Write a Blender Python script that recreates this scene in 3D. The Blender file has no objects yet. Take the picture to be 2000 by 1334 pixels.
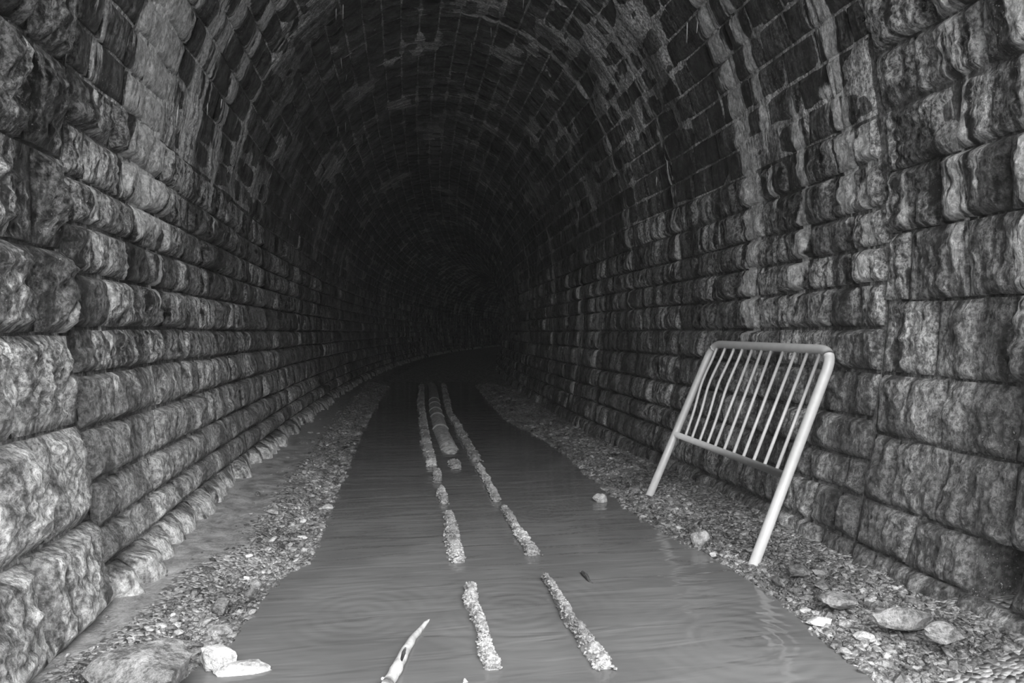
import bpy, math, random
import numpy as np
from mathutils import Vector, Matrix
random.seed(7); RNG = np.random.default_rng(7)
C = bpy.context.scene.collection
SC = bpy.context.scene
R = math.radians

# ------------------------------------------------------------------ camera, sky, light, exposure
W_, H_, F_ = 2000.0, 1334.0, 1333.3
CAMZ, YAW, PITCH = 1.6, 9.6, -0.75
cam_d = bpy.data.cameras.new('camera'); cam_d.sensor_width = 36; cam_d.lens = 24.0
cam_d.clip_start = 0.05; cam_d.clip_end = 400
cam = bpy.data.objects.new('camera', cam_d); C.objects.link(cam)
cam.location = (0, 0, CAMZ); cam.rotation_euler = (R(90 + PITCH), 0, R(-YAW))
SC.camera = cam
world = bpy.data.worlds.new('world'); SC.world = world; world.use_nodes = True
wn = world.node_tree; wn.nodes.clear()
wo = wn.nodes.new('ShaderNodeOutputWorld'); wb = wn.nodes.new('ShaderNodeBackground')
wt = wn.nodes.new('ShaderNodeTexCoord'); ws = wn.nodes.new('ShaderNodeSeparateXYZ')
wr = wn.nodes.new('ShaderNodeValToRGB')          # overcast sky: brighter towards the zenith
wr.color_ramp.elements[0].position = 0.0; wr.color_ramp.elements[0].color = (0.32, 0.32, 0.32, 1)
wr.color_ramp.elements[1].position = 1.0; wr.color_ramp.elements[1].color = (1.2, 1.2, 1.2, 1)
wn.links.new(wt.outputs['Generated'], ws.inputs[0]); wn.links.new(ws.outputs['Z'], wr.inputs[0])
wn.links.new(wr.outputs[0], wb.inputs[0]); wn.links.new(wb.outputs[0], wo.inputs[0])
wb.inputs['Strength'].default_value = 5.6
sun_d = bpy.data.lights.new('sun', 'SUN'); sun_d.energy = 3.0; sun_d.angle = R(40)
sun = bpy.data.objects.new('sun', sun_d); C.objects.link(sun); sun.location = (0, -6, 8)
sun.rotation_euler = Vector((-0.18, 1.0, -0.80)).to_track_quat('-Z', 'Y').to_euler()
por_d = bpy.data.lights.new('light_portal', 'AREA'); por_d.shape = 'RECTANGLE'; por_d.size = 5.0; por_d.size_y = 6.2
por_d.cycles.is_portal = True                    # only steers sampling of the sky seen through the tunnel mouth, gives no light itself
por = bpy.data.objects.new('light_portal', por_d); C.objects.link(por)
por.location = (0.70, 0.88, 2.75); por.rotation_euler = (R(90), 0, 0)
SC.view_settings.view_transform = 'Standard'; SC.view_settings.look = 'None'
SC.view_settings.gamma = 1.0; SC.view_settings.use_curve_mapping = False
SC.view_settings.exposure = 0.95
SC.cycles.max_bounces = 6; SC.cycles.diffuse_bounces = 4; SC.cycles.glossy_bounces = 3
SC.cycles.volume_bounces = 0
SC.cycles.use_adaptive_sampling = True
SC.cycles.use_denoising = True

CY, SY = math.cos(R(YAW)), math.sin(R(YAW))
CM = np.array(cam.rotation_euler.to_matrix())
def project(P):
    """world points (n,3) -> px, py, depth in the 2000x1334 frame"""
    q = (np.asarray(P, float) - np.array([0, 0, CAMZ])) @ CM
    d = -q[..., 2]; d = np.where(np.abs(d) < 1e-4, 1e-4, d)
    return W_/2 + F_*q[..., 0]/d, H_/2 - F_*q[..., 1]/d, d
def ray(px, py):
    return CM @ np.array([(px - W_/2)/F_, (H_/2 - py)/F_, -1.0])
def at_z(px, py, z):
    r = ray(px, py); k = (z - CAMZ)/r[2]; return Vector((r[0]*k, r[1]*k, z))
def at_x(px, py, x):
    r = ray(px, py); k = x/r[0]; return Vector((x, r[1]*k, CAMZ + r[2]*k))

# ------------------------------------------------------------------ noise in numpy
def _h(ix, iy, iz, seed):
    n = (ix.astype(np.int64)*374761393 + iy.astype(np.int64)*668265263 + iz.astype(np.int64)*2147483647 + seed*974711) & 0xffffffff
    n = ((n ^ (n >> 13))*1274126177) & 0xffffffff
    n = ((n ^ (n >> 16))*2246822519) & 0xffffffff
    return ((n ^ (n >> 15)) & 0xffffff)/float(0xffffff)
def vnoise(x, y, z=0.0, seed=0):
    x, y, z = np.broadcast_arrays(np.asarray(x, float), np.asarray(y, float), np.asarray(z, float))
    ix, iy, iz = np.floor(x), np.floor(y), np.floor(z)
    fx, fy, fz = x-ix, y-iy, z-iz
    fx, fy, fz = [f*f*(3-2*f) for f in (fx, fy, fz)]
    r = 0
    for a in (0, 1):
        for b in (0, 1):
            for c in (0, 1):
                w = (fx if a else 1-fx)*(fy if b else 1-fy)*(fz if c else 1-fz)
                r = r + w*_h(ix+a, iy+b, iz+c, seed)
    return r*2-1
def fbm(x, y, z=0.0, seed=0, oct=4, gain=0.55):
    r = 0; a = 1; s = 0
    for o in range(oct):
        r = r + a*vnoise(np.asarray(x)*2**o, np.asarray(y)*2**o, np.asarray(z)*2**o, seed+o*17); s += a; a *= gain
    return r/s
def sstep(a, b, x):
    t = np.clip((np.asarray(x, float)-a)/(b-a), 0, 1); return t*t*(3-2*t)

# ------------------------------------------------------------------ materials
def mat(name):
    m = bpy.data.materials.new(name); m.use_nodes = True
    nt = m.node_tree; nt.nodes.clear()
    o = nt.nodes.new('ShaderNodeOutputMaterial'); b = nt.nodes.new('ShaderNodeBsdfPrincipled')
    nt.links.new(b.outputs[0], o.inputs[0])
    return m, nt, b
class G:
    """small helper over a node tree"""
    def __init__(s, nt): s.nt = nt
    def n(s, t, **kw):
        x = s.nt.nodes.new(t)
        for k, v in kw.items(): setattr(x, k, v)
        return x
    def set(s, inp, v):
        if hasattr(v, 'is_linked') or isinstance(v, bpy.types.NodeSocket): s.nt.links.new(v, inp)
        else: inp.default_value = v
    def math(s, op, a, b=0.0, c=None, clamp=False):
        x = s.n('ShaderNodeMath', operation=op, use_clamp=clamp); s.set(x.inputs[0], a); s.set(x.inputs[1], b)
        if c is not None: s.set(x.inputs[2], c)
        return x.outputs[0]
    def scale(s, vec, sc):
        x = s.n('ShaderNodeVectorMath', operation='MULTIPLY'); s.set(x.inputs[0], vec); x.inputs[1].default_value = sc
        return x.outputs[0]
    def noise(s, vec, scale, detail=6, rough=0.6, dist=0.0):
        x = s.n('ShaderNodeTexNoise'); s.set(x.inputs['Vector'], vec); x.inputs['Scale'].default_value = scale
        x.inputs['Detail'].default_value = detail; x.inputs['Roughness'].default_value = rough; x.inputs['Distortion'].default_value = dist
        return x.outputs['Fac']
    def ms(s, v, a, b, c=0.0, d=1.0, smooth=True):
        x = s.n('ShaderNodeMapRange'); x.interpolation_type = 'SMOOTHSTEP' if smooth else 'LINEAR'
        s.set(x.inputs[0], v); s.set(x.inputs[1], a); s.set(x.inputs[2], b); s.set(x.inputs[3], c); s.set(x.inputs[4], d)
        return x.outputs[0]
    def bump(s, h, strength, dist, prev=None):
        x = s.n('ShaderNodeBump'); x.inputs['Strength'].default_value = strength; x.inputs['Distance'].default_value = dist
        s.set(x.inputs['Height'], h)
        if prev is not None: s.set(x.inputs['Normal'], prev)
        return x.outputs[0]
    def mixf(s, f, a, b):
        x = s.n('ShaderNodeMix'); x.data_type = 'FLOAT'; s.set(x.inputs[0], f); s.set(x.inputs[2], a); s.set(x.inputs[3], b)
        return x.outputs[0]
    def grey(s, v):
        x = s.n('ShaderNodeCombineColor'); [s.set(x.inputs[i], v) for i in range(3)]; return x.outputs[0]

def stone_material(name, lo, hi, mortar=False, vault=False):
    m, nt, b = mat(name); g = G(nt)
    pos = g.n('ShaderNodeNewGeometry').outputs['Position']
    lime_a = g.n('ShaderNodeAttribute', attribute_name='lime').outputs['Fac']
    pale_a = g.n('ShaderNodeAttribute', attribute_name='pale').outputs['Fac']
    rnd = g.n('ShaderNodeAttribute', attribute_name='tone').outputs['Fac']
    run = g.noise(g.scale(pos, (0.9, 10.0, 0.9)), 1.0, 7, 0.62)        # water runs down the wall
    fine = g.noise(g.scale(pos, (4, 26.0, 4)), 1.0, 6, 0.65)
    mot = g.noise(g.scale(pos, (1, 1.5, 1)), 14.0, 9, 0.72)
    grain = g.noise(pos, 60.0, 5, 0.7)
    v = g.math('ADD', g.math('MULTIPLY', run, 0.42), g.math('ADD', g.math('MULTIPLY', mot, 0.33), g.math('MULTIPLY', fine, 0.25)))
    base = g.ms(v, 0.43, 0.57, lo, hi)
    grit = g.noise(g.scale(pos, (1, 1.3, 1)), 34.0, 6, 0.75)
    base = g.math('MULTIPLY', base, g.ms(grit, 0.40, 0.60, 0.35, 1.75))  # dark and pale flecks in the colour stand in for lost bump shading
    base = g.math('MULTIPLY', base, g.ms(rnd, 0.0, 1.0, 0.45, 1.6, False))
    dry = g.math('MULTIPLY', g.ms(v, 0.38, 0.60, 0.09, 0.58), g.ms(grit, 0.38, 0.60, 0.45, 1.35))
    base = g.mixf(g.math('MULTIPLY', pale_a, g.ms(mot, 0.25, 0.55, 0.5, 1.0)), base, dry)
    damp = g.noise(g.scale(pos, (.55, 1.9, .55)), 1.0, 4, 0.6)
    base = g.math('MULTIPLY', base, g.ms(damp, 0.40, 0.60, 0.38, 1.15))
    lm = g.math('ADD', lime_a, g.math('MULTIPLY', g.math('SUBTRACT', g.math('ADD', g.math('MULTIPLY', run, .65), g.math('MULTIPLY', fine, .35)), 0.5), 2.3))
    mask = g.ms(lm, 0.46, 0.64)
    speck = g.math('MULTIPLY', g.ms(grain, 0.60, 0.68), g.ms(g.noise(pos, 2.2, 4, .6), .48, .62))
    limec = g.math('MULTIPLY', g.ms(mot, 0.36, 0.60, 0.36, 0.80), g.ms(grit, .38, .58, .6, 1.1))
    base = g.mixf(mask, base, limec)
    base = g.mixf(g.math('MULTIPLY', speck, 0.75), base, 0.62)
    nt.links.new(g.grey(base), b.inputs['Base Color'])
    ro = g.ms(g.noise(pos, 6.0, 4, .6), 0.35, 0.65, 0.28, 0.62)
    nt.links.new(g.math('ADD', ro, g.math('MULTIPLY', pale_a, 0.15)), b.inputs['Roughness'])
    b.inputs['Specular IOR Level'].default_value = 0.55
    hgt = g.math('ADD', g.math('ADD', mot, g.math('MULTIPLY', grit, .3)), g.math('ADD', g.math('MULTIPLY', fine, 0.22), g.math('MULTIPLY', grain, 0.16)))
    hgt = g.math('ADD', hgt, g.math('MULTIPLY', mask, 0.12))
    nt.links.new(g.bump(hgt, 1.0, 0.03 if mortar else 0.09), b.inputs['Normal'])
    return m
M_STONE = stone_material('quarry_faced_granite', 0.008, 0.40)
M_VAULT = stone_material('dark_vault_stone', 0.005, 0.13)  # darker stone tone than on the side walls
M_JOINT = stone_material('cavity_shade_mortar', 0.015, 0.13, True)  # wall mortar darkened: the cavity shade of the joints put into its colour
M_MORTAR = stone_material('lime_mortar', 0.14, 0.52, True)

def simple_rock(name, lo, hi, scale=14, bump=0.03, rough=(0.4, 0.75)):
    m, nt, b = mat(name); g = G(nt)
    pos = g.n('ShaderNodeNewGeometry').outputs['Position']
    rnd = g.n('ShaderNodeAttribute', attribute_name='tone').outputs['Fac']
    a = g.noise(pos, scale, 7, 0.7); c = g.noise(pos, scale*5, 4, 0.7)
    v = g.math('ADD', g.math('MULTIPLY', a, .6), g.math('MULTIPLY', c, .4))
    big = g.noise(pos, 1.7, 3, .6)
    base = g.math('MULTIPLY', g.math('MULTIPLY', g.ms(v, .36, .64, lo, hi), g.ms(big, .35, .65, .55, 1.25)), g.ms(rnd, 0, 1, .35, 1.4, False))
    nt.links.new(g.grey(base), b.inputs['Base Color'])
    nt.links.new(g.ms(a, .3, .7, rough[0], rough[1]), b.inputs['Roughness'])
    nt.links.new(g.bump(v, 1.0, bump), b.inputs['Normal'])
    return m
M_PEB = simple_rock('wet_shingle', 0.02, 0.24, 20, 0.01, (0.25, 0.6))
M_ROCK = simple_rock('pale_rock', 0.14, 0.46, 16, 0.025)
M_SLAB = simple_rock('grey_slab_rock', 0.05, 0.26, 12, 0.03)
M_BALLAST = simple_rock('crumbly_ballast', 0.13, 0.44, 30, 0.02, (0.5, 0.8))

def ground_material():
    m, nt, b = mat('silt_and_grit'); g = G(nt)
    pos = g.n('ShaderNodeNewGeometry').outputs['Position']
    sand = g.n('ShaderNodeAttribute', attribute_name='sand').outputs['Fac']
    a = g.noise(pos, 7, 8, .7); c = g.noise(pos, 70, 4, .75)
    vo = g.n('ShaderNodeTexVoronoi'); vo.inputs['Scale'].default_value = 38; nt.links.new(pos, vo.inputs['Vector'])
    cell = vo.outputs['Color']; sp = g.n('ShaderNodeSeparateColor'); nt.links.new(cell, sp.inputs[0])
    grit = g.ms(sp.outputs[0], 0, 1, 0.02, 0.26, False)
    silt = g.ms(g.math('ADD', g.math('MULTIPLY', a, .6), g.math('MULTIPLY', c, .4)), .35, .65, .08, .26)
    nt.links.new(g.grey(g.mixf(sand, grit, silt)), b.inputs['Base Color'])
    nt.links.new(g.ms(a, .35, .65, .35, .8), b.inputs['Roughness'])
    h = g.mixf(sand, g.math('SUBTRACT', 1.0, vo.outputs['Distance']), g.math('MULTIPLY', c, .35))
    nt.links.new(g.bump(g.math('ADD', h, a), 1.0, 0.02), b.inputs['Normal'])
    return m
M_GROUND = ground_material()

def water_material():
    m, nt, b = mat('murky_flood_water'); g = G(nt)
    pos = g.n('ShaderNodeNewGeometry').outputs['Position']
    big = g.noise(g.scale(pos, (1.4, 6.5, 1)), 1.0, 2, .5, 0.6)
    mid = g.noise(g.scale(pos, (5, 24, 1)), 1.0, 2, .5, 0.4)
    h = g.math('ADD', g.math('MULTIPLY', big, 1.0), g.math('MULTIPLY', mid, 0.12))
    for px, py, rad in ((560, 1010, .8), (1010, 1190, .9), (700, 1200, .7), (1450, 1250, .9), (1060, 1000, .5)):   # rings left by drips
        c = at_z(px, py, 0)
        d = g.n('ShaderNodeVectorMath', operation='DISTANCE'); nt.links.new(pos, d.inputs[0]); d.inputs[1].default_value = c
        w = g.math('SINE', g.math('MULTIPLY', d.outputs['Value'], 70.0))
        h = g.math('ADD', h, g.math('MULTIPLY', w, g.ms(d.outputs['Value'], rad*.3, rad, .06, 0.0)))
    b.inputs['Base Color'].default_value = (.17, .17, .17, 1)
    murk = g.noise(pos, 1.6, 3, .5)
    nt.links.new(g.grey(g.ms(murk, .35, .65, .080, .100)), b.inputs['Base Color'])
    b.inputs['Roughness'].default_value = 0.04
    b.inputs['IOR'].default_value = 1.33
    nt.links.new(g.bump(h, 1.0, 0.012), b.inputs['Normal'])
    return m
M_WATER = water_material()

def plain(name, col, rough, metal=0.0, spots=0.0, scale=30, bump=0.0):
    m, nt, b = mat(name); g = G(nt)
    pos = g.n('ShaderNodeNewGeometry').outputs['Position']
    a = g.noise(pos, scale, 6, .7)
    nt.links.new(g.grey(g.ms(a, .35, .65, col*(1-spots), col)), b.inputs['Base Color'])
    b.inputs['Roughness'].default_value = rough; b.inputs['Metallic'].default_value = metal
    if bump: nt.links.new(g.bump(a, 1.0, bump), b.inputs['Normal'])
    return m
M_PAINT = plain('pale_painted_steel', 0.36, 0.42, 0.0, 0.12, 9)
M_PIPE = plain('scummed_pipe', 0.60, 0.35, 0.0, 0.75, 16, 0.01)
M_COLLAR = plain('pipe_collar', 0.42, 0.4, 0.0, 0.3, 30)
M_WOOD = plain('bleached_wood', 0.42, 0.6, 0.0, 0.45, 12, 0.01)
M_BARK = plain('dark_bark', 0.06, 0.7, 0.0, 0.5, 20, 0.01)
M_CALC = plain('calcite', 0.5, 0.4, 0.0, 0.3, 40, 0.004)

# ------------------------------------------------------------------ object helpers
def mesh_from(name, V, Fq, m, attrs=None, smooth=True, origin=None):
    V = np.asarray(V, float)
    if origin is not None: V = V - np.asarray(origin, float)
    me = bpy.data.meshes.new(name)
    me.from_pydata(V.tolist(), [], Fq if isinstance(Fq, list) else Fq.tolist())
    me.materials.append(m)
    if smooth: me.polygons.foreach_set('use_smooth', [True]*len(me.polygons))
    for k, a in (attrs or {}).items():
        at = me.attributes.new(k, 'FLOAT', 'POINT'); at.data.foreach_set('value', np.asarray(a, np.float32))
    me.update(); return me
def link(name, me, parent=None, loc=None, kind=None, label=None, cat=None, group=None):
    o = bpy.data.objects.new(name, me); C.objects.link(o)
    if loc is not None: o.location = loc
    if parent is not None: o.parent = parent
    for k, v in (('kind', kind), ('label', label), ('category', cat), ('group', group)):
        if v: o[k] = v
    return o
def tube(pts, rad, seg=14, cap=True):
    pts = [Vector(p) for p in pts]; n = len(pts)
    rad = rad if hasattr(rad, '__len__') else [rad]*n
    V, Fq = [], []; up = None
    for i, p in enumerate(pts):
        t = (pts[min(i+1, n-1)] - pts[max(i-1, 0)]).normalized()
        if up is None: up = Vector((0, 0, 1)) if abs(t.z) < .9 else Vector((1, 0, 0))
        a = t.cross(up).normalized(); b2 = a.cross(t).normalized(); up = b2
        for k in range(seg):
            th = 2*math.pi*k/seg
            V.append(p + (a*math.cos(th) + b2*math.sin(th))*rad[i])
    for i in range(n-1):
        for k in range(seg):
            k2 = (k+1) % seg
            Fq.append((i*seg+k, i*seg+k2, (i+1)*seg+k2, (i+1)*seg+k))
    if cap: Fq += [tuple(range(seg)), tuple(reversed(range((n-1)*seg, n*seg)))]
    return np.array([tuple(v) for v in V]), Fq

# ------------------------------------------------------------------ the tunnel's cross-section
ZB, ZS = -0.35, 2.62
CXC = 0.70; A_, B_ = 2.46, 3.15
zk = np.array([-.35, .25, .8, 1.6, 2.2, 2.62]); hk = np.array([2.12, 2.25, 2.36, 2.44, 2.46, 2.46])
zz = np.linspace(ZB, ZS, 60); hw = np.interp(zz, zk, hk)
hw = np.convolve(np.pad(hw, 6, 'edge'), np.ones(13)/13, 'valid')
ph = np.linspace(0, math.pi, 241)[1:-1]
PX = np.concatenate([-hw, -A_*np.cos(ph), hw[::-1]]); PZ = np.concatenate([zz, ZS + B_*np.sin(ph), zz[::-1]])
TT = np.concatenate([[0], np.cumsum(np.hypot(np.diff(PX), np.diff(PZ)))]); TMAX = TT[-1]
TXd = np.gradient(PX, TT); TZd = np.gradient(PZ, TT)
NXp, NZp = TZd, -TXd            # points inwards
TS = TT[59]                     # springing on the left
def t_of_z(z, side=-1):
    t = np.interp(z, PZ[:180], TT[:180]); return t if side < 0 else TMAX - t
def shift(Y): return CXC + 0.0030*np.maximum(0, np.asarray(Y) - 8.0)**2
def P(t, Y, h):
    t, Y, h = np.broadcast_arrays(np.asarray(t, float), np.asarray(Y, float), np.asarray(h, float))
    x = np.interp(t, TT, PX); z = np.interp(t, TT, PZ); nx = np.interp(t, TT, NXp); nz = np.interp(t, TT, NZp)
    l = np.hypot(nx, nz)
    hh = h + 0.035*vnoise(t*.55, Y*.45, 3.3, 5)
    return np.stack([x + nx/l*hh + shift(Y), Y, z + nz/l*hh], -1)
YJ = 4.02        # joint between the portal ring and the tunnel lining
Y0, Y1 = 0.9, 74.0

# lime runs: (side, Y, half width, z low, z high, strength)
BANDS = [(1, 5.72, .17, 1.55, 9, .62), (1, 5.50, .09, .9, 2.4, .35), (1, 4.92, .10, 1.9, 3.4, .60), (1, 5.35, .10, 2.6, 9, .50), (1, 4.40, .17, 2.5, 9, .55),
         (1, 4.16, .09, 1.8, 3.1, .50), (1, 6.30, .12, 1.2, 3.0, .30), (1, 7.4, .12, 2.2, 9, .38), (1, 8.9, .10, 2.0, 9, .42), (1, 10.4, .16, .9, 3.0, .50),
         (1, 11.6, .14, .5, 2.9, .60), (1, 12.5, .12, .5, 3.1, .55), (1, 14.0, .2, .5, 4.0, .45), (1, 3.35, .16, 1.9, 9, .40), (1, 2.95, .14, 1.6, 9, .42), (1, 3.8, .12, 2.2, 2.9, .3),
         (-1, 5.15, .46, 2.35, 9, .66), (-1, 6.9, .2, 2.9, 9, .5), (-1, 5.95, .12, 2.6, 9, .55), (-1, 5.30, .10, 1.7, 2.6, .52), (-1, 4.75, .10, 1.3, 2.3, .40), (-1, 6.25, .22, 3.0, 9, .42), (-1, 4.30, .20, 2.1, 9, .36), (-1, 3.95, .07, 1.6, 2.6, .55),
         (-1, 4.45, .07, 1.2, 2.1, .50), (-1, 7.6, .14, 2.4, 9, .36), (-1, 9.4, .2, 2.4, 4.0, .36), (-1, 12.2, .25, 1.2, 3.5, .40), (-1, 15, .2, .8, 4, .42), (-1, 18, .3, .8, 4, .4), (1, 17.5, .3, .8, 4, .4)]
def lime_pale(t, Y):
    z = np.interp(t, TT, PZ); side = np.where(t < TMAX/2, -1, 1)
    L = np.zeros_like(z) + 0.08 + 0.14*sstep(2.0, 3.0, z)*(1-sstep(3.8, 5.4, z))*(1-.6*sstep(8, 16, Y)) + .05*vnoise(t*1.3, Y*1.1, 0, 91)
    wob = 0.06*vnoise(z*3, Y*.3, 1.7, 33) + .03*vnoise(z*9, Y*.5, 1.7, 34)
    for s, yc, w, z0, z1, k in BANDS:
        f = np.exp(-((Y + wob - yc)/w)**2)*sstep(z0-.35, z0+.15, z + .5*vnoise(Y*6, 0.3, yc, 8))*(1-sstep(z1-.3, z1+.2, z))
        L = np.maximum(L, np.where(side == s, 1.55*k*f, 0))
    L = L + 0.55*np.where(side < 0, 1-sstep(.22, .36, z), 0)       # crusted footing along the left wall
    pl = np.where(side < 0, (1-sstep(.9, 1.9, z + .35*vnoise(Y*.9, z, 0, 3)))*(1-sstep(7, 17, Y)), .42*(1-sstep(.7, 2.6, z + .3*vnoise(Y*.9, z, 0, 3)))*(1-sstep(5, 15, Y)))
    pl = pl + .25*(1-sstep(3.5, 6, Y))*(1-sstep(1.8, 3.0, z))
    return np.clip(L, 0, 1.2), np.clip(pl, 0, 1)

def P2(t, Y, h): return P(t, Y, h)
def stone_batch(cells, res, seeds):
    """quarry-faced stones: each a front grid with worn arris and chiselled facets, plus sides into the mortar"""
    geo = []; cols = {k: [] for k in 'U V du dv prm'.split()}
    for c, (nu, nv), sd in zip(cells, res, seeds):
        rr = random.Random(sd)
        lt = abs(c['b0']-c['a0']); ly = c['yb']-c['ya']; edge = c['edge']
        eu, ev = min(.22, edge/max(.05, ly)), min(.22, edge/max(.05, lt))
        u = np.linspace(0, 1, nu+1) if nu <= 3 else np.concatenate([[0], np.linspace(eu, 1-eu, nu-1), [1]])
        v = np.linspace(0, 1, nv+1) if nv <= 3 else np.concatenate([[0], np.linspace(ev, 1-ev, nv-1), [1]])
        U, V = np.meshgrid(u, v); U = U.ravel(); V = V.ravel()
        fac = np.full(U.shape, 9.0)
        for k in range(6 if nu > 4 else 1):
            fac = np.minimum(fac, rr.uniform(.75, 1.15) + rr.gauss(0, 1)*(U-rr.uniform(.15, .85))*.6 + rr.gauss(0, 1)*(V-rr.uniform(.15, .85))*.6)
        t1, t2 = rr.gauss(0, .014), rr.gauss(0, .014); n = len(U); one = np.ones(n)
        ya = c['ya'] + t1*(V-.5)*2; yb = c['yb'] + t2*(V-.5)*2
        Y = ya + c['gap'] + (yb-ya-2*c['gap'])*U
        geo.append((nu, nv, U, V, Y, np.clip(fac, -.25, 1.3), [c['a0'], c['ka'], c['b0'], c['kb'], c['gap'], c['bulge'], c['rough'], edge, ly, lt, sd % 997, .010 if nu > 4 else .004, c['off']], rr.random(), n))
    U = np.concatenate([g[2] for g in geo]); V = np.concatenate([g[3] for g in geo]); Y = np.concatenate([g[4] for g in geo]); fac = np.concatenate([g[5] for g in geo])
    cnt = np.array([g[8] for g in geo]); pm = np.repeat(np.array([g[6] for g in geo]), cnt, axis=0)
    a0, ka, b0, kb, gap, bulge, rough, edge, ly, lt, sd, wj, coff = pm.T
    A = a0 + .012*vnoise(Y*.9, ka*3.7, .5, 61) + gap; B = b0 + .012*vnoise(Y*.9, kb*3.7, .5, 61) - gap
    T = A + (B-A)*V
    T = T + wj*fbm(Y*5, T*5, sd*.7, 21, 2); Y = Y + wj*fbm(Y*5, T*5, sd*.7, 22, 2)
    du = np.minimum(U, 1-U)*ly; dv = np.minimum(V, 1-V)*lt
    d = 1/np.sqrt(1/np.maximum(du, 1e-4)**2 + 1/np.maximum(dv, 1e-4)**2)
    prof = 1-np.exp(-d/(edge*.55))
    h = -gap*.3 + prof*coff + prof*bulge*(.35 + .65*fac) + prof*rough*fbm(Y*8, T*5, sd*.37, 40, 4, .62) + rough*.30*fbm(Y*28, T*20, sd*.1, 44, 2)*prof
    F = P(T, Y, h); BK = P(T, Y, -.09); L, pl = lime_pale(T, Y)
    out = []; off = 0
    for nu, nv, *_x, tone, n in geo:
        idx = np.arange(n).reshape(nv+1, nu+1)
        q = np.stack([idx[:-1, :-1], idx[1:, :-1], idx[1:, 1:], idx[:-1, 1:]], -1).reshape(-1, 4)
        loop = np.concatenate([idx[0, :], idx[1:, -1], idx[-1, -2::-1], idx[-2:0:-1, 0]])
        m = len(loop); j = np.arange(m); j2 = (j+1) % m
        sides = np.stack([loop[j], loop[j2], n+j2, n+j], -1)
        s_ = slice(off, off+n)
        out.append((np.concatenate([F[s_], BK[s_][loop]]), np.concatenate([q, sides]), np.concatenate([L[s_], L[s_][loop]]), np.concatenate([pl[s_], pl[s_][loop]]), np.full(n+m, tone)))
        off += n
    return out

def build_lining(parent, name, cells, maxparts=300, m=None):
    m = m or M_STONE
    """the cells that show largest become parts, the others one joined part"""
    ya = np.array([c['ya'] for c in cells]); yb = np.array([c['yb'] for c in cells]); a0 = np.array([c['a0'] for c in cells]); b0 = np.array([c['b0'] for c in cells])
    pts = P(np.stack([a0, b0, a0, b0], -1), np.stack([ya, ya, yb, yb], -1), 0)
    px, py, d = project(pts); dm = d.min(-1)
    vis = (dm > .3) & (px.max(-1) > -10) & (px.min(-1) < W_+10) & (py.max(-1) > -10) & (py.min(-1) < H_+10)
    area = np.where(vis, .5*np.abs((px[:, 3]-px[:, 0])*(py[:, 2]-py[:, 1]) - (px[:, 2]-px[:, 1])*(py[:, 3]-py[:, 0])), 0)
    order = np.argsort(-area); parts = set(int(i) for i in order[:maxparts] if area[i] > 30)
    res = []
    for i, c in enumerate(cells):
        if i in parts:
            k = F_/max(dm[i], .5); LY = (c['yb']-c['ya'])*k; LT = abs(c['b0']-c['a0'])*k
            fs = math.sqrt(min(1, area[i]/max(1, LY*LT)))
            res.append((int(np.clip(LY*max(fs, .45)/4.5, 5, 38)), int(np.clip(LT*max(fs, .6)/4.5, 4, 38))))
        else: res.append((4, 4) if vis[i] and area[i] > 25 else ((3, 2) if c['ya'] < 30 else (2, 2)))
    geo = stone_batch(cells, res, [i*13+c['seed'] for i, c in enumerate(cells)])
    J = []; off = 0
    for i, (V, Fq, L, pl, tn) in enumerate(geo):
        if i in parts:
            o = V.mean(0); link('stone', mesh_from('stone', V, Fq, m, {'lime': L, 'pale': pl, 'tone': tn}, origin=o), parent, loc=o)
        else: J.append((V, Fq+off, L, pl, tn)); off += len(V)
    if J:
        V, Fq, L, pl, tn = [np.concatenate([j[k] for j in J]) for k in range(5)]
        link(name, mesh_from(name, V, Fq, m, {'lime': L, 'pale': pl, 'tone': tn}), parent, kind='stuff')

def backing(name, ta, tb, ya, yb, base, amp, seed, label=None, hollow=None):
    """mortar surface behind the stones, lumpy, standing proud here and there"""
    ys = [ya]
    while ys[-1] < yb: ys.append(ys[-1] + max(.028, .0105*ys[-1]) if ys[-1] > 2.5 else ys[-1] + .15)
    ys = np.array(ys); ys[-1] = yb
    nt_ = max(8, int((tb-ta)/.045)); ts = np.linspace(ta, tb, nt_)
    Tm, Ym = np.meshgrid(ts, ys)
    zc = np.interp(Tm, TT, PZ)
    vault = sstep(2.4, 3.0, zc)
    h = base + (.012 + .018*vault)*fbm(Tm*5, Ym*3.4, 0, 13, 3) + vault*(.021 + .036*fbm(Tm*1.8, Ym*1.3, 4, 16, 2))
    if hollow:
        (h0, h1), (y0, y1) = hollow; h = np.where((Tm > h0) & (Tm < h1) & (Ym > y0) & (Ym < y1), -.60, h)
    V = P(Tm, Ym, h).reshape(-1, 3)
    idx = np.arange(Tm.size).reshape(Tm.shape)
    q = np.stack([idx[:-1, :-1], idx[:-1, 1:], idx[1:, 1:], idx[1:, :-1]], -1).reshape(-1, 4)
    L, pl = lime_pale(Tm.reshape(-1), Ym.reshape(-1))
    return link(name, mesh_from(name, V, q, M_MORTAR if name == 'ceiling' else M_JOINT, {'lime': L*.8, 'pale': pl*.5, 'tone': np.full(len(V), .5)}), kind='structure', label=label)

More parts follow.
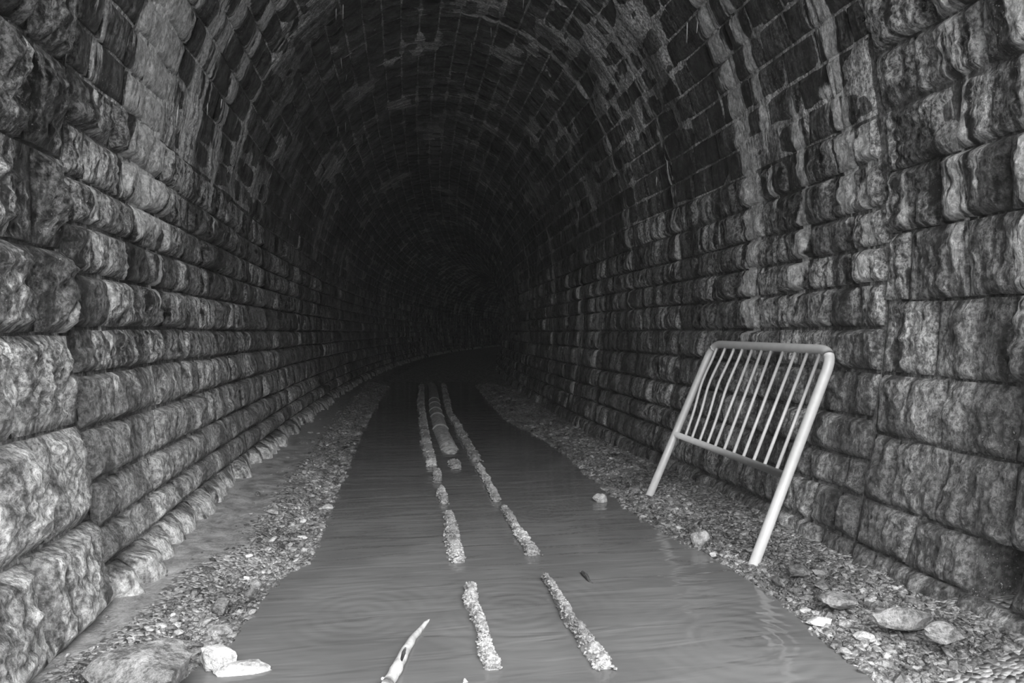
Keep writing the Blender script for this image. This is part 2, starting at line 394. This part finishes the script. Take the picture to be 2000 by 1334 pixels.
def courses(zbeds, side):
    ts = [float(t_of_z(z, side)) for z in zbeds]
    return ts if side < 0 else ts
def make_cells(beds_t, ya, yb, lmean, lvar, bulge, rough, gap, seed, edge=.05, joints=None, phase0=True):
    cells = []; rr = random.Random(seed)
    for k in range(len(beds_t)-1):
        a, b = sorted((beds_t[k], beds_t[k+1]))
        if joints and k in joints: js = sorted(joints[k])
        else: js = []
        if js:
            y = js[0]
            while y > ya: y -= lmean*rr.uniform(.85, 1.25); js.insert(0, max(y, ya))
            y = js[-1]
        else:
            js = [ya]; y = ya - (lmean*rr.uniform(.1, .6) if phase0 else 0)
        while True:
            y = max(y, js[-1] if js else ya) if y > ya else y
            y += lmean*rr.uniform(1-lvar, 1+lvar)*(1 if y < 20 else 1.3)
            if y >= yb - lmean*.35: js.append(yb); break
            if y > ya + .12: js.append(y)
        js = sorted(set(js))
        js2 = [js[0]]
        for v in js[1:]:
            if v - js2[-1] > .1: js2.append(v)
            elif v == yb: js2[-1] = yb
        for i in range(len(js2)-1):
            kk = rr.uniform(.55, 1.5); off = rr.uniform(-.012, .022)*(bulge > .03)
            cells.append(dict(a0=a, ka=round(a*50), b0=b, kb=round(b*50), ya=js2[i], yb=js2[i+1], bulge=bulge*kk, rough=rough*rr.uniform(.8, 1.2), gap=gap, off=off, seed=seed*1000+k*101, edge=edge))
    return cells

# ------------------------------------------------------------------ structure: walls, vault, portal ring
t_spL, t_spR = float(t_of_z(3.03, -1)), float(t_of_z(3.03, 1))
left = backing('wall_left', 0, t_spL, YJ, Y1, -.026, .012, 11, 'tunnel wall of quarry-faced stone courses on the left, pale towards its foot')
zl = [-.35, .33, .53, .77, 1.08, 1.37, 1.63, 1.93, 2.20, 2.46, 2.73, 3.03]
cl = make_cells([float(t_of_z(z, -1)) for z in zl[1:]], YJ, Y1, .46, .38, .050, .060, .013, 3, .032)
ft = make_cells([float(t_of_z(-.30, -1)), float(t_of_z(.33, -1))], YJ, Y1, .40, .4, .13, .035, .010, 4, .07)
build_lining(left, 'far_stones', cl + ft)
right = backing('wall_right', t_spR, TMAX, YJ, Y1, -.026, .012, 12, 'wet dark tunnel wall of stone courses behind the leaning barrier')
zr = [-.35, .24, .52, .75, 1.03, 1.34, 1.63, 1.92, 2.18, 2.43, 2.73, 3.03]
cr = make_cells([float(t_of_z(z, 1)) for z in zr], YJ, Y1, .42, .40, .045, .055, .013, 5, .032)
build_lining(right, 'far_stones', cr)
vault = backing('ceiling', t_spL, t_spR, YJ, Y1, -.026, .030, 13, 'dark stone barrel vault with proud mortar joints')
nb = 31; cb = make_cells(list(np.linspace(t_spL, t_spR, nb+1)), YJ, Y1, .44, .30, .022, .018, .012, 7, .035)
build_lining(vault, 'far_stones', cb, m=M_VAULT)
# portal ring: bigger blocks, nearer than the joint
ring = backing('wall_front', 0, TMAX, Y0, YJ+.04, -.035, .010, 14, 'portal ring of larger rough stone blocks round the tunnel mouth',
               hollow=((float(t_of_z(.62, 1)), float(t_of_z(.15, 1))), (2.88, 3.10)))
zpr = [-.35, .235, .525, .95, 1.34, 1.80, 2.24, 2.64, 3.02, 3.39, 3.78]
jr = {1: [2.85, 3.13, 3.55], 2: [2.95, 3.39, 3.76], 3: [2.98, 3.46], 4: [3.05, 3.56], 5: [2.75, 3.36], 6: [3.10, 3.56], 7: [2.8, 3.41], 8: [3.2, 3.68], 9: [2.9, 3.5]}
pr = make_cells([float(t_of_z(z, 1)) for z in zpr], Y0, YJ-.025, .52, .2, .050, .065, .010, 9, .036, jr)
zpl = [-.35, .12, .61, 1.11, 1.59, 2.03, 2.52, 3.02, 3.45, 3.85]
pL = make_cells([float(t_of_z(z, -1)) for z in zpl], Y0, YJ-.025, .60, .25, .085, .085, .012, 10, .055)
tops = list(np.linspace(float(t_of_z(3.85, -1)), float(t_of_z(3.78, 1)), 15))
pt = make_cells(tops, Y0, YJ-.025, .6, .2, .03, .03, .010, 12, .05)
# the hollow in the right foot where one stone has dropped out
hol = at_x(1905, 1110, 3.0)
pr = [c for c in pr if not (c['ya'] < hol.y < c['yb'] and c['a0'] <= float(t_of_z(hol.z, 1)) <= c['b0'])]
build_lining(ring, 'hidden_stones', pr + pL + pt)
# cap added at the far end to stop sky light leaking in
V = P(np.linspace(0, TMAX, 60), np.full(60, Y1-.05), 0.0)
link('wall_light_cap', mesh_from('wall_light_cap', V, [tuple(range(60))], M_MORTAR, {'lime': [0]*60, 'pale': [0]*60, 'tone': [.3]*60}), kind='structure')

# ------------------------------------------------------------------ floor, banks and water
LS = [(335, 1334), (425, 1262), (520, 1150), (600, 1092), (612, 1050), (640, 988), (668, 930), (690, 872), (716, 820), (742, 778), (762, 748)]
RS = [(1720, 1334), (1600, 1232), (1520, 1172), (1440, 1108), (1350, 1066), (1268, 1020), (1180, 955), (1110, 890), (1060, 856), (990, 820), (958, 785), (934, 757)]
lsp = [at_z(x, y, 0) for x, y in LS]; rsp = [at_z(x, y, 0) for x, y in RS]
lY = np.array([p.y for p in lsp]); lX = np.array([p.x for p in lsp]) - shift(lY)
rY = np.array([p.y for p in rsp]); rX = np.array([p.x for p in rsp]) - shift(rY)
def shoreL(Y): return np.interp(Y, lY, lX) + shift(Y) + .035*fbm(np.asarray(Y)*3.5, .2, 0, 71, 3)
def shoreR(Y): return np.interp(Y, rY, rX) + shift(Y) + .035*fbm(np.asarray(Y)*3.5, .7, 0, 72, 3)
def ground_z(x, Y):
    x = np.asarray(x, float); Y = np.asarray(Y, float)
    dl = shoreL(Y) - x; dr = x - shoreR(Y)
    endw = sstep(19.5, 22.5, Y)
    zl_ = np.where(dl > 0, .13*sstep(0, .42, dl) + .04*sstep(.5, 1.0, dl), -.16*sstep(0, .5, -dl))
    top = np.interp(Y, [3, 5, 8, 12], [.23, .21, .13, .08])
    zr_ = np.where(dr > 0, top*sstep(-.1, 1.1, dr)-.005, -.16*sstep(0, .5, -dr))
    z = np.where(dl > 0, zl_, np.where(dr > 0, zr_, np.maximum(zl_, zr_)))
    z = np.maximum(z, -.16 + endw*.17)
    z = z + .012*fbm(x*4, Y*4, 0, 81, 3) + .006*fbm(x*18, Y*18, 0, 82, 2)
    return z
ys = list(np.linspace(-7, 1.2, 14))
while ys[-1] < Y1: ys.append(ys[-1] + max(.022, .010*ys[-1]))
ys = np.array(ys); us = np.linspace(-2.75, 2.75, 190)
Um, Ym = np.meshgrid(us, ys); Xm = Um + shift(Ym)
wide = np.where(Ym < .4, 1 + (.4-Ym)*.6, 1); Xm = shift(Ym) + Um*wide
Zm = ground_z(Xm, Ym)
idx = np.arange(Xm.size).reshape(Xm.shape)
q = np.stack([idx[:-1, :-1], idx[:-1, 1:], idx[1:, 1:], idx[1:, :-1]], -1).reshape(-1, 4)
dl = shoreL(Ym) - Xm
sand = sstep(.38, .55, dl + .08*fbm(Xm*5, Ym*5, 0, 83, 2))
link('floor', mesh_from('floor', np.stack([Xm, Ym, Zm], -1).reshape(-1, 3), q, M_GROUND, {'sand': sand.reshape(-1)}), kind='structure',
     label='muddy tunnel floor rising into gritty banks along both walls')
ys = np.linspace(-6.5, 26, 66); us = np.linspace(-2.3, 2.3, 12)
Um, Ym = np.meshgrid(us, ys); Xm = Um + shift(Ym)
idx = np.arange(Xm.size).reshape(Xm.shape)
q = np.stack([idx[:-1, :-1], idx[:-1, 1:], idx[1:, 1:], idx[1:, :-1]], -1).reshape(-1, 4)
link('water', mesh_from('water', np.stack([Xm, Ym, 0*Xm], -1).reshape(-1, 3), q, M_WATER), kind='structure',
     label='murky rippled flood water standing between the two gravel banks')

# ------------------------------------------------------------------ angular stones
def ico():
    p = (1+5**.5)/2
    v = np.array([(-1, p, 0), (1, p, 0), (-1, -p, 0), (1, -p, 0), (0, -1, p), (0, 1, p), (0, -1, -p), (0, 1, -p), (p, 0, -1), (p, 0, 1), (-p, 0, -1), (-p, 0, 1)], float)
    f = np.array([(0, 11, 5), (0, 5, 1), (0, 1, 7), (0, 7, 10), (0, 10, 11), (1, 5, 9), (5, 11, 4), (11, 10, 2), (10, 7, 6), (7, 1, 8), (3, 9, 4), (3, 4, 2), (3, 2, 6), (3, 6, 8), (3, 8, 9), (4, 9, 5), (2, 4, 11), (6, 2, 10), (8, 6, 7), (9, 8, 1)])
    return v/np.linalg.norm(v[0]), f
IV, IF = ico()
def pebbles(x, y, z, size, flat=.5):
    n = len(x)
    V = IV[None]*(1 + RNG.uniform(-.32, .32, (n, 12, 1)))
    s = size[:, None]*np.stack([RNG.uniform(.8, 1.5, n), RNG.uniform(.6, 1.0, n), RNG.uniform(flat*.6, flat*1.4, n)], -1)
    V = V*s[:, None, :]
    th = RNG.uniform(0, 6.28, n); tl = RNG.normal(0, .45, n)
    y2 = V[..., 1]*np.cos(tl)[:, None] - V[..., 2]*np.sin(tl)[:, None]; z2 = V[..., 1]*np.sin(tl)[:, None] + V[..., 2]*np.cos(tl)[:, None]
    X = V[..., 0]*np.cos(th)[:, None] - y2*np.sin(th)[:, None]; Yv = V[..., 0]*np.sin(th)[:, None] + y2*np.cos(th)[:, None]
    V = np.stack([X + x[:, None], Yv + y[:, None], z2 + z[:, None]], -1).reshape(-1, 3)
    Fq = (IF[None] + (np.arange(n)*12)[:, None, None]).reshape(-1, 3)
    return V, Fq, np.repeat(RNG.uniform(0, 1, n), 12)
def scatter(side, n):
    Y = 2.7 + 18*RNG.uniform(0, 1, n)**2.0
    if side < 0: d = np.abs(RNG.normal(.10, .19, n)) - .04; x = shoreL(Y) - d
    else:
        d = RNG.uniform(-.05, 1.0, n)**1 * RNG.uniform(.3, 1, n); x = shoreR(Y) + d
    lim = np.interp(ground_z(x, Y), [-.2, .3], [2.14, 2.2])
    keep = np.abs(x - shift(Y)) < lim
    x, Y = x[keep], Y[keep]
    size = RNG.lognormal(-4.85, .50, len(x)) * (1 + .06*Y)
    z = ground_z(x, Y) + size*.2
    return x, Y, z, size
for side, n, lab in ((-1, 15000, 'wet shingle strewn along the edge of the left bank'), (1, 30000, 'wet shingle and grit covering the bank below the right wall')):
    V, Fq, tn = pebbles(*scatter(side, n))
    link('gravel', mesh_from('gravel', V, Fq, M_PEB, {'tone': tn}, smooth=False), kind='stuff', label=lab, cat='gravel')

def rock_mesh(name, sx, sy, sz, seed, m, sub=3):
    import bmesh
    bm = bmesh.new(); bmesh.ops.create_icosphere(bm, subdivisions=sub, radius=1.0)
    rr = np.random.default_rng(seed)
    V = np.array([v.co[:] for v in bm.verts])
    r = np.full(len(V), 9.0)                        # faceted: cut by random planes
    for k in range(16):
        nrm = rr.normal(size=3); nrm /= np.linalg.norm(nrm); dd = rr.uniform(.62, .95)
        c = V @ nrm; r = np.minimum(r, np.where(c > .05, dd/np.maximum(c, .05), 9))
    r = np.minimum(r, 1.15)
    V = V*r[:, None]; V = V*(1 + .07*fbm(V[:, 0]*3, V[:, 1]*3, V[:, 2]*3 + seed, 5, 3)[:, None])
    V *= np.array([sx, sy, sz])
    Fq = [tuple(v.index for v in f.verts) for f in bm.faces]; bm.free()
    return mesh_from(name, V, Fq, m, {'tone': np.full(len(V), rr.uniform(.5, .9))}, smooth=False)
def rock(px, py, w, h, dp, label, seed, m=None, rot=0, z=None, tilt=0):
    """a rock whose image centre is px,py, w/h/dp in metres"""
    p = at_z(px, py, 0.04); gz = float(ground_z(p.x, p.y)); gz = max(gz, -.02); p = at_z(px, py, gz + h*.5)
    o = link('rock', rock_mesh('rock', w/2, dp/2, h/2*1.1, seed, m or M_ROCK), label=label, cat='rock')
    o.location = (p.x, p.y, gz + h*.38); o.rotation_euler = (tilt, 0, R(rot) - R(YAW)); return o
rock(424, 1280, .19, .13, .15, 'pale angular rock at the waterline, next to the long white one', 1)
rock(478, 1303, .26, .07, .13, 'long white rock lying half in the water by the left bank', 3, rot=8)
rock(425, 1232, .14, .07, .10, 'pale rock just behind the pair at the near left waterline', 4)
rock(500, 1142, .09, .085, .08, 'upright pale rock standing on the left shingle', 5)
rock(593, 1074, .06, .05, .05, 'small white rock among dark shingle on the left bank edge', 6)
rock(637, 990, .12, .05, .09, 'flat pale rock dipping into the water off the left bank', 7)
rock(648, 931, .10, .04, .07, 'small flat pale rock further up the left waterline', 8)
rock(1172, 974, .13, .10, .11, 'pale round rock standing alone in the water near the right bank', 9)
rock(1367, 1050, .14, .13, .11, 'tall pale rock at the right waterline between the barrier feet', 10, M_SLAB)
rock(1600, 1211, .15, .06, .10, 'white flat rock on the right bank below the barrier foot', 11)
rock(1395, 1083, .07, .04, .05, 'small white rock at the waterline left of the barrier foot', 12)
rock(1690, 1240, .12, .05, .09, 'pale flat rock near the lower right waterline', 13)
rock(1640, 1170, .20, .09, .14, 'grey rock half sunk in the grit of the right bank', 14, M_SLAB)
rock(1770, 1200, .30, .10, .16, 'broad pale rock on the bank under the right portal wall', 15, M_SLAB)
rock(1560, 1110, .17, .08, .12, 'grey rock on the bank beside the barrier leg', 16, M_SLAB)
rock(1845, 1235, .20, .09, .14, 'pale rock at the lower right corner of the bank', 17, M_SLAB)
rock(283, 1296, .42, .20, .40, 'large dark slab of rock at the foot of the left portal stones', 18, M_SLAB, rot=20)
rock(432, 1180, .11, .08, .12, 'low sandy rock on the left bank above the waterline', 19, M_SLAB)
# loose stones, one by one
def loose(side, n, group, lab):
    protos = [rock_mesh('loose_stone', 1, .72, .42, 200+k, M_ROCK if k % 2 else M_SLAB, 2) for k in range(7)]
    rr = random.Random(50+side)
    for i in range(n):
        Y = 3.0 + 9*rr.random()**1.6
        if side < 0: x = float(shoreL(Y)) - rr.uniform(-.03, .32)
        else: x = float(shoreR(Y)) + rr.uniform(-.02, .75)
        if abs(x - float(shift(Y))) > 2.05: continue
        s = rr.uniform(.018, .042)
        o = link('loose_stone', rr.choice(protos), label=lab, cat='stone', group=group)
        zone = 'near the tunnel mouth' if Y < 4.2 else ('level with the leaning barrier' if Y < 6.2 else 'deeper in the tunnel than the barrier')
        o['label'] = lab + ', ' + zone
        o.location = (x, Y, max(float(ground_z(x, Y)), -.01) + s*.28); o.scale = (s, s, s); o.rotation_euler = (rr.uniform(-.3, .3), rr.uniform(-.3, .3), rr.uniform(0, 6.28))
loose(-1, 110, 'loose stones on the left bank', 'small angular stone on the left bank')
loose(1, 150, 'loose stones on the right bank', 'small angular stone on the right gravel bank')

# ------------------------------------------------------------------ ballast ridges either side of the pipe
def ridge(pts, label, seed, h=.05, side=-1):
    C3 = []; Wd = []
    for px, py, w in pts:
        p = at_z(px, py, h*.6); q2 = at_z(px+w, py, h*.6); C3.append(p); Wd.append((q2-p).length)
    cx = np.array([p.x for p in C3]); cy = np.array([p.y for p in C3]); wd = np.array(Wd)
    o_ = np.argsort(cy); cx, cy, wd = cx[o_], cy[o_], wd[o_]
    ya, yb = cy[0], cy[-1]; n = max(8, int((yb-ya)/.022)); n = min(n, 170)
    Y = np.linspace(ya, yb, n); X = np.interp(Y, cy, cx); Wv = np.interp(Y, cy, wd)
    endf = np.minimum(1, np.minimum(Y-ya, yb-Y)/.03 + .45)
    m = 11; U = np.linspace(-1, 1, m)
    jag = 1.05 + .75*fbm(Y*8, seed, 0, 5, 3)
    inner = .5*Wv*(.92 + .12*fbm(Y*14, seed, 0, 9, 2)); outer = .5*Wv*jag
    lf, rt = (outer, inner) if side < 0 else (inner, outer)
    Xm = X[:, None] + np.where(U[None] < 0, U[None]*lf[:, None], U[None]*rt[:, None])*(.88+.12*endf[:, None])
    Ym = np.repeat(Y[:, None], m, 1) + .012*fbm(Xm*20, Y[:, None]*20, 0, seed, 2)
    pr_ = np.clip(1-np.abs(U)**3.5, 0, 1)[None]
    Z = (h*1.15*pr_*endf[:, None])*(1 + .5*fbm(Xm*16, Ym*16, 0, seed+2, 3)) - .035*(1-pr_) - .004
    Z[0] = Z[-1] = -.04
    V = np.stack([Xm, Ym, Z], -1).reshape(-1, 3)
    idx = np.arange(n*m).reshape(n, m)
    q = np.stack([idx[:-1, :-1], idx[:-1, 1:], idx[1:, 1:], idx[1:, :-1]], -1).reshape(-1, 4)
    o = np.array([X.mean(), Y.mean(), 0.0])
    r = link('ballast_ridge', mesh_from('ballast_ridge', V, q, M_BALLAST, {'tone': np.full(len(V), .65)}, origin=o), loc=o, label=label, cat='ballast')
    k = int(np.clip((yb-ya)*520, 60, 1800)); ii = RNG.integers(0, n, k); uu = RNG.uniform(-.95, .95, k)
    x = X[ii] + np.where(uu < 0, uu*lf[ii], uu*rt[ii]); y = Y[ii] + RNG.uniform(-.01, .01, k)
    sz = RNG.uniform(.004, .010, k)*(1+.04*y)
    V, Fq, tn = pebbles(x, y, h*1.02*(1-np.abs(uu)**3.5)*endf[ii], sz, .7)
    link('gravel', mesh_from('gravel', V, Fq, M_BALLAST, {'tone': tn*.6+.3}, smooth=False, origin=o), r, kind='stuff')
    return r
ridge([(919, 1141, 24), (922, 1168, 30), (931, 1195, 28), (940, 1222, 32), (947, 1249, 27), (955, 1276, 34), (966, 1298, 32)], 'nearest ballast ridge of the left row, by the sunken branch', 1)
ridge([(878, 1001, 16), (883, 1030, 26), (889, 1060, 28), (896, 1092, 32)], 'second ballast ridge of the left row, straight sided', 2)
ridge([(862, 953, 14), (864, 962, 18), (868, 978, 18)], 'small square clump of ballast between two ridges of the left row', 3)
ridge([(855, 918, 14), (856, 938, 16)], 'tiny clump of ballast beyond the square one in the left row', 4)
ridge([(824, 752, 9), (823, 790, 14), (827, 817, 15), (830, 840, 18), (834, 862, 19), (840, 884, 22), (846, 906, 20)], 'long ballast ridge left of the ribbed pipe', 5, .06)
ridge([(1062, 1124, 9), (1078, 1141, 14), (1087, 1159, 20), (1099, 1180, 24), (1114, 1207, 28), (1132, 1228, 30), (1150, 1258, 38), (1168, 1279, 44), (1182, 1298, 42)], 'nearest ballast ridge of the right row, widest towards the tunnel mouth', 6, side=1)
ridge([(984, 990, 12), (992, 1003, 16), (1003, 1021, 16), (1018, 1042, 27), (1027, 1057, 20), (1040, 1078, 28)], 'notched ballast ridge of the right row, second from the tunnel mouth', 7, side=1)
ridge([(934, 907, 15), (945, 927, 15), (956, 947, 15), (970, 974, 17)], 'narrow straight ballast ridge of the right row, third from the tunnel mouth', 8, side=1)
ridge([(866, 750, 8), (872, 783, 12), (879, 808, 12), (893, 828, 14), (902, 846, 18), (911, 864, 18), (922, 882, 20), (931, 897, 24)], 'long ballast ridge right of the ribbed pipe', 9, .06, side=1)
ridge([(886, 898, 26), (889, 905, 26), (892, 914, 16)], 'small ballast clump in the water in front of the pipe end', 10, .03)

# ------------------------------------------------------------------ ribbed pipe between the ridges
pp = [(845, 752), (847, 767), (850, 795), (855, 812), (861, 835), (871, 857), (879, 873), (889, 893), (905, 930), (925, 990)]
PC = [at_z(x, y, .05) for x, y in pp]
cxp = np.array([p.x for p in PC]); cyp = np.array([p.y for p in PC]); o_ = np.argsort(cyp); cxp, cyp = cxp[o_], cyp[o_]
PR = .135
def pipe_axis(Y):
    z = -.060 - .13*max(0, 9.5-Y)
    return Vector((float(np.interp(Y, cyp, cxp)), Y, z))
pipe = link('drain_pipe', None, loc=pipe_axis(12.0), label='ribbed drain pipe lying half sunk between the two ballast ridges', cat='pipe')
O = pipe.location.copy()
pts = [pipe_axis(y)-O for y in np.linspace(8.6, 21, 120)]
rad = [PR + .004*math.sin(i*1.6) for i in range(120)]
V, Fq = tube(pts, rad, 24); link('pipe_barrel', mesh_from('pipe_barrel', V, Fq, M_PIPE), pipe)
for px, py, w in ((879, 871, .012), (861, 832, .03), (854, 809, .018), (850, 798, .03), (849, 787, .02), (848, 779, .02)):
    y = at_z(px, py, .05).y
    V, Fq = tube([pipe_axis(y-w)-O, pipe_axis(y+w)-O], PR+.016, 24); link('collar', mesh_from('collar', V, Fq, M_COLLAR), pipe)

# ------------------------------------------------------------------ leaning barrier
RF = at_z(1470, 1108, .0); LF = at_z(1270, 964, .06)
TR = at_x(1630, 684, 2.98); TL = at_x(1393, 672, 2.98)
bar = link('crowd_barrier', None, loc=(RF+LF)/2, label='pale steel crowd barrier leaning against the right wall with its feet on the gravel', cat='barrier')
OB = bar.location.copy()
def lerp(a, b, t): return a + (b-a)*t
def addtube(name, pts, r, parent=bar, seg=16, m=M_PAINT):
    V, Fq = tube([Vector(p)-OB for p in pts], r, seg); return link(name, mesh_from(name, V, Fq, m), parent)
rc = .13
def corner(a, b, c, r, n=8):
    p0 = b + (a-b).normalized()*r; p2 = b + (c-b).normalized()*r; out = []
    for i in range(n+1):
        t = i/n; out.append(p0*(1-t)**2 + b*2*t*(1-t) + p2*t*t)
    return out
def on_leg(foot, top, py):
    best = min(range(1001), key=lambda i: abs(float(project(np.array([lerp(foot, top, i/1000)]))[1][0]) - py)); return best/1000
kL = on_leg(LF, TL, 848); kR = on_leg(RF, TR, 930)
RAILR = .036
cR = corner(RF, TR, TL, rc*1.25); cL = corner(TR, TL, LF, rc*1.25)
addtube('leg', [RF - (TR-RF).normalized()*.03, lerp(RF, TR, .5)] + cR[:5], RAILR)
addtube('top_rail', cR[4:] + cL[:5], RAILR)
addtube('leg', cL[4:] + [lerp(LF, TL, .5), LF - (TL-LF).normalized()*.03], RAILR)
BL, BR = lerp(LF, TL, kL), lerp(RF, TR, kR)
addtube('lower_rail', [BL, BR], RAILR*.78)
bt = [208, 240, 275, 308, 345, 383, 420, 467, 515, 562, 612]; bb = [75, 100, 130, 160, 190, 225, 262, 300, 340, 383, 430]
def frac_px(A, B, px):
    return min(range(1001), key=lambda i: abs(float(project(np.array([lerp(A, B, i/1000)]))[0][0]) - px))/1000
inpl = (TL-TR).normalized()
for i in range(11):
    a = lerp(TL, TR, frac_px(TL, TR, 1300 + bt[i]/2 - 1)); b = lerp(BL, BR, frac_px(BL, BR, 1300 + bb[i]/2))
    bow = (.055, .060, .050, .032)[i] if i < 4 else 0
    pts = [lerp(b, a, t) + inpl*bow*math.exp(-((t-.60)/.24)**2)*(1-t**6) for t in np.linspace(0, 1, 14 if bow else 2)]
    addtube('bar', pts, .0125, seg=10)

# ------------------------------------------------------------------ sticks
def stick(name, pp, rr_, m, label, cat='branch', knots=()):
    P3 = [at_z(x, y, z) for x, y, z in pp]; o = P3[len(P3)//2].copy(); o.z = 0
    pts = []; rd = []
    for i in range(len(P3)-1):
        for k in range(6):
            t = k/6; pts.append(lerp(P3[i], P3[i+1], t) - o + Vector((random.uniform(-1, 1), 0, random.uniform(-1, 1)))*.002); rd.append((rr_[i]*(1-t) + rr_[i+1]*t)*random.uniform(.93, 1.07))
    pts.append(P3[-1]-o); rd.append(rr_[-1])
    V, Fq = tube(pts, rd, 12)
    e = link(name, mesh_from(name, V, Fq, m), loc=o, label=label, cat=cat)
    return e, o
br, o = stick('branch', [(757, 1338, .02), (775, 1306, .022), (792, 1270, .018), (808, 1245, .010), (830, 1219, -.002), (862, 1196, -.03)], [.030, .028, .024, .018, .012, .006], M_WOOD, 'bleached branch sinking into the water at the near edge')
P3 = [at_z(783, 1292, .040), at_z(788, 1276, .038), at_z(792, 1266, .034)]
V, Fq = tube([p-o for p in P3], [.006, .011, .006], 8); link('bark', mesh_from('bark', V, Fq, M_BARK), br)
V, Fq = tube([at_z(757, 1331, .03)-o, at_z(746, 1325, .035)-o], [.014, .007], 8); link('twig', mesh_from('twig', V, Fq, M_WOOD), br)
stick('twig', [(1136, 1117, .012), (1144, 1124, .014), (1150, 1133, .008), (1166, 1146, -.01)], [.010, .014, .009, .003], M_SLAB, 'short dark twig floating right of the ballast ridges', 'twig')
rock(908, 1331, .035, .04, .03, 'tiny white stone tip poking out of the near water', 31)

# ------------------------------------------------------------------ calcite straws and roots on the vault (parts of the ceiling)
rr = random.Random(5)
for i in range(70):
    Y = 4.8 + 13*rr.random()**1.3; t = t_spL + (t_spR-t_spL)*rr.uniform(.04, .96)
    p = P(t, Y, .01)[None][0]; p = Vector([float(v) for v in np.ravel(p)])
    L = rr.uniform(.05, .17); dx, dy = rr.uniform(-.02, .02), rr.uniform(-.015, .015)
    V, Fq = tube([Vector((0, 0, 0.02)), Vector((dx*.5, dy*.5, -L*.5)), Vector((dx, dy, -L))], [.006, .0045, .002], 6)
    link('stalactite', mesh_from('stalactite', V, Fq, M_CALC), vault, loc=p)

# ------------------------------------------------------------------ thin haze added through the bore to lift its blacks
n = 40; tt = np.linspace(0, TMAX, n); rings = []
yy = np.concatenate([[Y0], np.linspace(6, Y1-1, 18)])
V = np.concatenate([P(tt, np.full(n, y), -.12) for y in yy])
Fq = []
for i in range(len(yy)-1):
    for k in range(n): Fq.append((i*n+k, i*n+(k+1) % n, (i+1)*n+(k+1) % n, (i+1)*n+k))
Fq += [tuple(reversed(range(n))), tuple(range((len(yy)-1)*n, len(yy)*n))]
hm = bpy.data.materials.new('black_lift_haze'); hm.use_nodes = True; hn = hm.node_tree; hn.nodes.clear()
ho = hn.nodes.new('ShaderNodeOutputMaterial'); hv = hn.nodes.new('ShaderNodeVolumeScatter')
hv.inputs['Density'].default_value = 0.0013; hv.inputs['Anisotropy'].default_value = 0.0
hn.links.new(hv.outputs[0], ho.inputs['Volume'])
HAZE = True
if HAZE: link('haze', mesh_from('haze', V, Fq, hm), kind='stuff', label='thin haze added to lift the blacks inside the dark tunnel', cat='haze')
print('TRIS', sum(sum(len(p.vertices)-2 for p in o.data.polygons) for o in SC.objects if o.type == 'MESH' and o.data.name.startswith(('stone', 'far', 'hidden', 'wall', 'ceil', 'floor', 'gravel'))), len(SC.objects))
